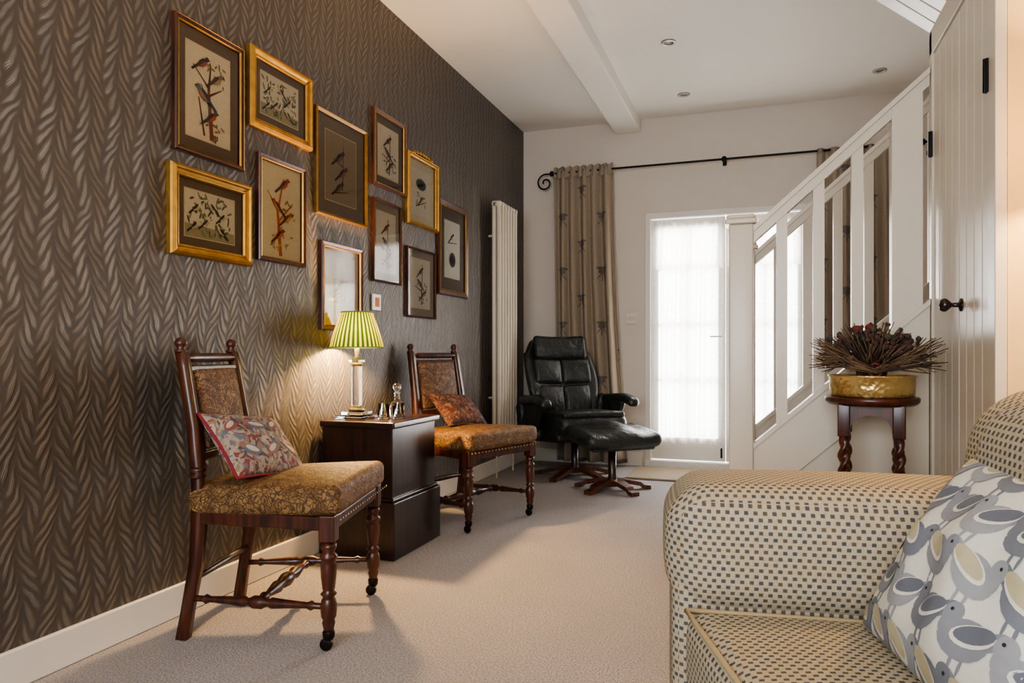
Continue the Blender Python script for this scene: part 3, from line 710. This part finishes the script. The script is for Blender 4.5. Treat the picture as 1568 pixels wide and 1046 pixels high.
# ---------------------------------------------------------------- pedestal cabinet
mb = MB(); D = M['dark']
x0,x1,y0,y1 = -1.975,-1.60,2.90,3.35
mb.b2(x0-0.003,x1+0.022,y0-0.022,y1+0.022,0.0,0.265,D,r=0.006); mb.b2(x0,x1+0.012,y0-0.012,y1+0.012,0.265,0.28,D,r=0.006)
mb.b2(x0,x1,y0,y1,0.27,0.605,D,r=0.005)
mb.b2(x0-0.003,x1+0.02,y0-0.02,y1+0.02,0.600,0.63,D,r=0.008)
mb.finish('pedestal_cabinet')

# ---------------------------------------------------------------- table lamp
p = empty('table_lamp', (-1.86,3.02,0.63)); cr = M['crystal']; br = M['brass']
mb = MB()
mb.box(0.15,0.15,0.018,(0,0,0.009),cr,r=0.004); mb.box(0.11,0.11,0.018,(0,0,0.028),cr,r=0.004)
mb.lathe([(0.035,0.037),(0.04,0.047),(0.025,0.058)],br,(0,0,0),16)
mb.box(0.042,0.042,0.20,(0,0,0.158),cr,r=0.008)
mb.lathe([(0.026,0.258),(0.03,0.265),(0.022,0.272)],br,(0,0,0),16); mb.box(0.058,0.058,0.014,(0,0,0.279),cr,r=0.003)
mb.lathe([(0.012,0.286),(0.008,0.30),(0.012,0.33),(0.012,0.36)],br,(0,0,0),14)
mb.lathe([(0.003,0.36),(0.003,0.50),(0.009,0.51),(0.001,0.53)],br,(0,0,0),10)
for a in range(3): mb.tube([(0,0,0.495),(0.07*cos(a*2.09),0.07*sin(a*2.09),0.505)],0.0015,br,6)
mb.finish('base', parent=p)
w = N('pleated_shade', rough=0.8); x,y,z = w.coord()
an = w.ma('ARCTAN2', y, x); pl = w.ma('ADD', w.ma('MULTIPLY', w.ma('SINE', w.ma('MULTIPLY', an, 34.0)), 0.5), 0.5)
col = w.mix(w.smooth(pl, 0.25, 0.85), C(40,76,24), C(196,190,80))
tr = w.node('ShaderNodeBsdfTranslucent'); df = w.node('ShaderNodeBsdfDiffuse'); w.nt.links.new(col, tr.inputs[0]); w.nt.links.new(col, df.inputs[0])
mx = w.node('ShaderNodeMixShader'); mx.inputs[0].default_value = 0.032; w.nt.links.new(df.outputs[0], mx.inputs[1]); w.nt.links.new(tr.outputs[0], mx.inputs[2])
w.nt.links.new(mx.outputs[0], w.out.inputs[0])
mb = MB(); mb.shell([(0.128,0.345),(0.114,0.40),(0.098,0.45),(0.083,0.49),(0.074,0.515)], w.m, seg=160, fn=lambda t: 1+0.018*sin(t*2*PI*34)); mb.finish('shade', parent=p, wn=False)
mb = MB()
for r, z in ((0.1295,0.345),(0.075,0.515)): mb.tube([(r*cos(t*PI/24),r*sin(t*PI/24),z) for t in range(48)],0.003,flat((110,140,70)),6,closed=True)
mb.finish('shade_trim', parent=p, wn=False)

mb = MB(); mb.lathe([(0.036,0),(0.040,0.004),(0.040,0.055),(0.034,0.072),(0.014,0.085),(0.012,0.115),(0.017,0.122),(0.012,0.124)],cr,(0,0,0),8)
mb.lathe([(0.010,0.124),(0.012,0.130),(0.021,0.142),(0.021,0.158),(0.012,0.170),(0.001,0.174)],cr,(0,0,0),8); mb.finish('glass_decanter',loc=(-1.70,3.13,0.631),wn=False)
for (x,y) in ((-1.72,3.03),(-1.66,3.07)):
    mb = MB(); mb.lathe([(0.001,0.0),(0.026,0.0),(0.031,0.075),(0.029,0.075),(0.024,0.012),(0.001,0.012)],cr,(0,0,0),16); mb.finish('glass_tumbler',loc=(x,y,0.631),wn=False)

# ---------------------------------------------------------------- recliner + ottoman
rc = empty('recliner_armchair', (-1.37,5.36,0), math.radians(-50)); Lm = M['leather']; mb = MB()
mb.box(0.58,0.56,0.15,(0.06,0,0.40),Lm,r=0.06,n=8,m=4,puff=(0.02,0,0.03),rot=(0,-0.08,0))
mb.box(0.50,0.52,0.08,(0.0,0,0.31),Lm,r=0.03,rot=(0,-0.08,0))
mb.box(0.53,0.505,0.05,(0.08,0,0.475),Lm,r=0.024,n=6,m=3,puff=(0,0,0.022),rot=(0,-0.08,0))
def bd(x,y,z):
    t = (z+0.36)/0.72
    wv = 0.94+0.22*sin(min(1,t*1.05)*PI)*(0.6+0.4*t)-0.14*max(0,t-0.80)/0.20
    return (x-0.05*t*t+0.05*(abs(y)/0.27)**2+0.03*sin(t*PI*1.3), y*wv, z-0.035*(abs(y)/0.27)**2*(1 if t > 0.8 else 0))
mb.box(0.10,0.55,0.72,(-0.30,0,0.74),Lm,r=0.048,n=12,m=4,rot=(0,-0.27,0),deform=bd)
for (zc, hh, ww) in ((-0.19,0.25,0.44),(0.04,0.22,0.48),(0.235,0.20,0.45)):
    X = Matrix.Translation((-0.30,0,0.74)) @ Matrix.Rotation(-0.27,4,'Y') @ Matrix.Translation((0.055,0,zc))
    if hh > 0.21:
        for sy in (-1,1):
            mb.box(0.07,ww/2+0.01,hh,(0,sy*ww/4,0),Lm,r=0.034,n=6,m=4,X=X,puff=(0.022,0,0),deform=lambda x,y,z:(x+0.03*(max(0,sy*y+ww/4)/0.25)**2-0.04*(z/0.3)**2,y,z))
    else: mb.box(0.07,ww,hh,(0,0,0),Lm,r=0.034,n=8,m=4,X=X,puff=(0.035,0,0),deform=lambda x,y,z:(x+0.05*(abs(y)/0.25)**2-0.04*(z/0.3)**2,y,z))
for sy in (-1,1):
    mb.box(0.47,0.095,0.07,(0.06,sy*0.36,0.60),Lm,r=0.034,n=6,m=4,deform=lambda x,y,z:(x,y,z-0.05*max(0,(x)/0.23)**2+0.02*(x/0.23)))
    mb.tube([(-0.20,sy*0.35,0.60),(-0.26,sy*0.34,0.52),(-0.22,sy*0.33,0.40),(-0.08,sy*0.32,0.34),(0.06,sy*0.31,0.33)],[0.035,0.045,0.05,0.045,0.04],Lm,12)
    mb.box(0.30,0.05,0.22,(-0.04,sy*0.335,0.47),Lm,r=0.022,n=3,m=3,deform=lambda x,y,z:(x+0.06*z/0.1,y,z))
mb.finish('seat_and_back', parent=rc, wn=False)
def star(mb, n, R, a0, mat, ztop):
    mb.lathe([(0.03,0.03),(0.035,0.06),(0.028,0.10),(0.028,ztop)],M['dark'],(0,0,0),16)
    mb.lathe([(0.06,0.03),(0.065,0.05),(0.045,0.07)],mat,(0,0,0),20)
    for i in range(n):
        a = a0+2*PI*i/n
        X = Matrix.Rotation(a,4,'Z')
        bm = bmesh.new()
        prof = [(0.03,0.075,0.04),(0.10,0.072,0.036),(0.2,0.052,0.03),(R-0.05,0.032,0.026),(R,0.026,0.03)]
        rows = []
        for (x,zt,hw) in prof:
            zb = max(0.0, zt-0.028)
            rows.append([bm.verts.new(v) for v in ((x,-hw,zb),(x,hw,zb),(x,hw,zt),(x,-hw,zt))])
        for A,B in zip(rows,rows[1:]):
            for k in range(4): bm.faces.new((A[k],A[(k+1)%4],B[(k+1)%4],B[k]))
        bm.faces.new(rows[0]); bm.faces.new(rows[-1][::-1]); mb.merge(bm, mat, X, smooth=False)
mb = MB(); star(mb, 5, 0.33, 0.3, M['beech'], 0.29)
mb.finish('swivel_base', parent=rc, wn=False)
ot = empty('ottoman', (-0.985,4.90,0), math.radians(-50)); mb = MB()
mb.box(0.42,0.56,0.10,(0,0,0.375),Lm,r=0.045,n=10,m=4,puff=(0.02,0.02,0.03),rot=(0,0.10,0),deform=lambda x,y,z:(x,y,z+0.012*cos(y*18)*max(0,z/0.05)))
mb.box(0.36,0.48,0.04,(0,0,0.325),Lm,r=0.018,rot=(0,0.10,0))
mb.finish('pad', parent=ot, wn=False)
mb = MB(); star(mb, 5, 0.27, 0.1, M['beech'], 0.31)
mb.finish('swivel_base', parent=ot, wn=False)

# ---------------------------------------------------------------- sofa
so = empty('upholstered_sofa', (-0.215,1.70,0), math.radians(8)); F = M['sofa']
def part(name, fn):
    mb = MB(); fn(mb); mb.finish(name, parent=so, wn=False)
def arm(yc):
    def f(mb):
        mb.box(0.74,0.33,0.25,(0.37,yc,0.565),F,r=0.085,n=10,m=6,puff=(0.008,0,0.008))
        mb.box(0.725,0.29,0.53,(0.37,yc,0.345),F,r=0.04,n=6,m=4)
    return f
part('arm_far', arm(-0.165)); part('arm_near', arm(-1.385))
part('base', lambda mb: (mb.box(0.80,1.45,0.24,(0.46,-0.775,0.19),F,r=0.03,n=8,m=3)))
part('back', lambda mb: mb.box(0.30,1.52,0.67,(0.715,-0.775,0.545),F,r=0.135,n=12,m=7,rot=(0,0.14,0),puff=(0.02,0,0.01)))
part('back_cushion', lambda mb: mb.box(0.17,0.86,0.42,(0.565,-0.775,0.66),F,r=0.08,n=10,m=5,rot=(0,0.16,0),puff=(0.03,0.0,0.02)))
def shear(px, py):
    return 0.22*py*(1-px)
part('seat_cushion', lambda mb: mb.box(0.60,0.875,0.16,(0.325,-0.775,0.395),F,r=0.04,n=12,m=5,puff=(0.01,0,0.022),deform=lambda x,y,z:(x+shear((x+0.3)/0.6, 0.4375-y), y, z)))
mb = MB()
for zz_ in (0.468, 0.322):
    a0,a1,b0,b1 = 0.032,0.615,-1.208,-0.342; pts = []
    for i in range(13): pts.append((a0, b0+(b1-b0)*i/12, zz_))
    for i in range(1,9): pts.append((a0+(a1-a0)*i/8, b1, zz_))
    for i in range(1,9): pts.append((a1, b1+(b0-b1)*i/8, zz_))
    for i in range(1,8): pts.append((a1+(a0-a1)*i/8, b0, zz_))
    pts = [(x+shear((x-0.025)/0.6, -0.3375-y), y, z) for x,y,z in pts]
    mb.tube(pts, 0.005, M['piping'], 8, closed=True)
mb.finish('piping', parent=so, wn=False)
mb = MB()
for (x,y) in ((0.1,-0.1),(0.8,-0.1),(0.1,-1.45),(0.8,-1.45)): mb.lathe([(0.018,0),(0.026,0.06),(0.028,0.09)],M['dark'],(x,y,0),12)
mb.finish('feet', parent=so)

A0 = Vector((0.170,1.350,0.495)); up = Vector((0.155,0.03,0.26)).normalized(); al = Vector((0.196,-0.98,0)).normalized()
al = (al-up*al.dot(up)).normalized(); nn = al.cross(up).normalized()
cc_ = A0+up*0.155+al*0.22
def cushion_birds(star, w_, h_):
    grey = [flat((138,138,142)), flat((154,153,154)), flat((120,122,128))]; must = flat((186,174,140)); slate = flat((106,108,116)); cream = flat((222,215,200)); ink = flat((44,46,52))
    q_ = 0.98; cell = 0.088; rowh = 0.074
    for r in range(-2, 3):
        for c in range(-3, 4):
            x = c*cell+(0.5*cell if r % 2 else 0)-0.012; y = r*rowh+0.004
            if abs(x) > w_/2-0.010 or abs(y) > h_/2-0.012: continue
            f = 1 if r % 2 == 0 else -1; g = grey[(c+r) % 3]; wg = must if (r % 2 == 0) else slate
            o = 0.0012
            def B(dx, dy, rx, ry, ro, m_, off, n=16): star(x+dx*q_, y+dy*q_, blob(rx*q_, ry*q_, ro, n), m_, off)
            B(-f*0.038, 0.018, 0.024,0.011,-f*0.75, g, o)
            B(0, 0, 0.040,0.027,f*(-0.30), g, o+0.0006)
            B(f*0.034, 0.021, 0.015,0.016,0, g, o+0.0006)
            B(f*0.029, 0.007, 0.014,0.018,f*0.4, g, o+0.0008)
            B(f*0.051, 0.019, 0.008,0.003,0, ink, o+0.0004)
            B(-f*0.011, 0.010, 0.034,0.0155,-f*0.42, cream, o+0.0012)
            B(-f*0.013, 0.013, 0.031,0.0120,-f*0.42, wg, o+0.0018)
            B(f*0.037, 0.025, 0.0026,0.0026,0, ink, o+0.0018, 8)
            for k in (-0.006, 0.010): B(k, -0.033, 0.0026,0.012,0.12*f, g, o, 8)
pillow('bird_print_cushion', 0.44, 0.34, 0.14, M['linen'], Matrix(((al.x,up.x,nn.x,cc_.x),(al.y,up.y,nn.y,cc_.y),(al.z,up.z,nn.z,cc_.z),(0,0,0,1))), None, 0.06, decor=cushion_birds)

# ---------------------------------------------------------------- plant stand
ps = empty('plant_stand', (0.385,2.98,0), math.radians(-8)); sm = M['stand']; mb = MB(); Z = 0.785
mb.lathe([(0.146,Z-0.030),(0.154,Z-0.024),(0.160,Z-0.018),(0.162,Z-0.006),(0.158,Z),(0.001,Z)],sm,(0,0,0),40)
q = 0.090
for sx in (-1,1):
    for sy in (-1,1):
        x, y = sx*q, sy*q
        mb.box(0.042,0.042,0.12,(x,y,Z-0.085),sm,r=0.004)
        bm = bmesh.new(); rings = []; zz0, zz1 = 0.20, Z-0.145
        for i in range(90):
            t = i/89; z = zz0+(zz1-zz0)*t; a = t*2*PI*3.6
            e = min(1, 8*t, 8*(1-t))
            rings.append([bm.verts.new((x+(0.0165+0.0062*e*cos(2*b-2*a))*cos(b), y+(0.0165+0.0062*e*cos(2*b-2*a))*sin(b), z)) for b in [2*PI*k/16 for k in range(16)]])
        for A_,B_ in zip(rings,rings[1:]):
            for k in range(16): bm.faces.new((A_[k],A_[(k+1)%16],B_[(k+1)%16],B_[k]))
        mb.merge(bm, sm)
        mb.box(0.042,0.042,0.08,(x,y,0.165),sm,r=0.004)
        mb.lathe([(0.012,0.0),(0.02,0.01),(0.022,0.04),(0.014,0.06),(0.022,0.08),(0.022,0.13)],sm,(x,y,0),14)
def arch():
    pts = [(-q,Z-0.03),(-q,Z-0.12)]
    for i in range(13):
        t = PI-PI*i/12; pts.append((0.068*cos(t), Z-0.12+0.055*sin(t)))
    pts += [(q,Z-0.12),(q,Z-0.03)]; return pts
for s_ in (-1,1):
    mb.prism(arch(), s_*q-0.008, s_*q+0.008, sm, 'y'); mb.prism(arch(), s_*q-0.008, s_*q+0.008, sm, 'x')
mb.box(0.20,0.20,0.016,(0,0,0.175),sm,r=0.004)
mb.finish('frame', parent=ps, wn=False)
pl = empty('brass_planter', (0.385,2.98,0.786)); mb = MB()
mb.lathe([(0.140,0),(0.145,0.006),(0.146,0.04),(0.147,0.070),(0.151,0.074),(0.151,0.080),(0.144,0.080),(0.140,0.07),(0.138,0.03),(0.001,0.03)],M['brass'],(0,0,0),40)
mb.finish('pot', parent=pl, wn=False)
da = MB(); rnd = random.Random(11)
tw = [plain('twig_a',C(96,72,54),0.8,var=0.3,nscale=30), plain('twig_b',C(62,48,42),0.8,var=0.3,nscale=30), plain('twig_c',C(120,96,70),0.8,var=0.3,nscale=30)]
bud = plain('dried_bud',C(80,54,50),0.85,var=0.35,nscale=60); rose = plain('dried_rose',C(118,48,38),0.8,var=0.3,nscale=50); grn = plain('dried_leaf',C(72,70,56),0.85,var=0.3,nscale=40)
for i in range(300):
    a = rnd.uniform(0,2*PI); sp = rnd.random()**0.6
    R = 0.05+0.150*sp; zt = 0.265-0.13*sp**1.8+rnd.uniform(-0.02,0.02)
    r0 = 0.05*rnd.random(); wob = rnd.uniform(-0.35,0.35)
    pts = [(r0*cos(a),r0*sin(a),0.035),(0.3*R*cos(a+wob*.3),0.3*R*sin(a+wob*.3),0.12+0.03*(1-sp)),(0.68*R*cos(a+wob*.7),0.68*R*sin(a+wob*.7),0.7*zt+0.02),(R*cos(a+wob),R*sin(a+wob),zt)]
    da.tube(pts, [0.0030,0.0028,0.0024,0.0014], rnd.choice(tw), 5)
    if rnd.random() < 0.3 and sp < 0.75:
        e = rnd.uniform(0.005,0.010); da.lathe([(0.001,-e*1.3),(e*0.9,-e*0.3),(e,e*0.5),(0.001,e*1.3)], rnd.choice([bud,bud,grn]), pts[-1], 7)
for i in range(80):
    a = rnd.uniform(0,2*PI); R = 0.13*rnd.random()**0.5; e = rnd.uniform(0.009,0.016)
    da.lathe([(0.001,-e),(e,-e*0.4),(e*1.1,e*0.3),(e*0.5,e*0.9),(0.001,e*0.7)], rnd.choice([bud,bud,grn,tw[1]]), (R*cos(a),R*sin(a),0.220+rnd.uniform(-0.02,0.03)-R*0.2), 8)
for (x,y,z) in ((-0.055,-0.05,0.250),(0.11,-0.03,0.220),(0.0,0.03,0.258)):
    da.lathe([(0.001,-0.016),(0.016,-0.008),(0.019,0.004),(0.012,0.014),(0.006,0.010),(0.001,0.014)], rose, (x,y,z), 10)
for i in range(110):
    s1 = rnd.choice((-1,1)); a = rnd.uniform(-0.5,0.5)
    da.tube([(0,-0.10+rnd.uniform(-.02,.02),0.10+rnd.uniform(-.012,.012)),(s1*0.08,-0.11,0.12+rnd.uniform(-.02,.03)),(s1*rnd.uniform(0.15,0.225),-0.10+0.1*a,0.12+rnd.uniform(-0.03,0.10))],[0.003,0.0025,0.0014],rnd.choice(tw),5)
da.tube([(0.0+0.02*cos(t*PI/10),-0.10,0.10+0.024*sin(t*PI/10)) for t in range(20)],0.006,plain('raffia',C(120,50,36),0.8),6,closed=True)
da.finish('dried_flowers', parent=pl, wn=False)

# ---------------------------------------------------------------- floor lamp (beside the sofa)
fl = empty('floor_lamp', (0.86,2.17,0)); mb = MB()
mb.lathe([(0.12,0),(0.12,0.015),(0.03,0.03),(0.012,0.05),(0.011,1.45),(0.018,1.47),(0.001,1.5)],M['brass'],(0,0,0),24)
for a in range(3): mb.tube([(0,0,1.48),(0.1*cos(a*2.09),0.1*sin(a*2.09),1.66)],0.002,M['brass'],6)
mb.finish('stem', parent=fl, wn=False)
shm = sheer('linen_shade', C(240,222,180), 0.0, 0.5)
mb = MB(); mb.shell([(0.165,1.42),(0.105,1.68)], shm, seg=40); mb.finish('shade', parent=fl, wn=False)

# ---------------------------------------------------------------- lights
def area(name, loc, rot, sx, sy, e, col):
    l = bpy.data.lights.new(name, 'AREA'); l.shape = 'RECTANGLE'; l.size = sx; l.size_y = sy; l.energy = e; l.color = col
    o = bpy.data.objects.new(name, l); S.collection.objects.link(o); o.location = loc; o.rotation_euler = rot; return o
def point(name, loc, e, col, r):
    l = bpy.data.lights.new(name, 'POINT'); l.energy = e; l.color = col; l.shadow_soft_size = r
    o = bpy.data.objects.new(name, l); S.collection.objects.link(o); o.location = loc; return o
area('daylight_door', (-0.28,6.6,1.3), (math.radians(-90),0,0), 2.4, 2.6, 570, (0.98,0.98,1.0))
area('daylight_window', (-0.5,-1.85,1.6), (math.radians(90),0,0), 2.2, 1.6, 155, (0.84,0.91,1.0))
point('table_lamp_bulb', (-1.86,3.02,1.045), 110, (1.0,0.60,0.25), 0.03)
point('floor_lamp_bulb', (0.86,2.17,1.54), 40, (1.0,0.68,0.34), 0.04)
wd = bpy.data.worlds.new('sky'); S.world = wd; wd.use_nodes = True
bgn = wd.node_tree.nodes['Background']; bgn.inputs[0].default_value = (0.96,0.98,1.0,1); bgn.inputs[1].default_value = 3.2

# ---------------------------------------------------------------- camera
cam = bpy.data.cameras.new('camera'); co_ = bpy.data.objects.new('camera', cam); S.collection.objects.link(co_)
cam.sensor_width = 36; cam.lens = 25.1; cam.shift_y = 0.0108; cam.clip_start = 0.02
co_.location = (0,0,0.95); co_.rotation_euler = (math.radians(90),0,math.radians(19.36))
S.camera = co_
S.view_settings.view_transform = 'AgX'
try: S.view_settings.look = 'AgX - Medium High Contrast'
except Exception: pass
S.view_settings.exposure = -0.05
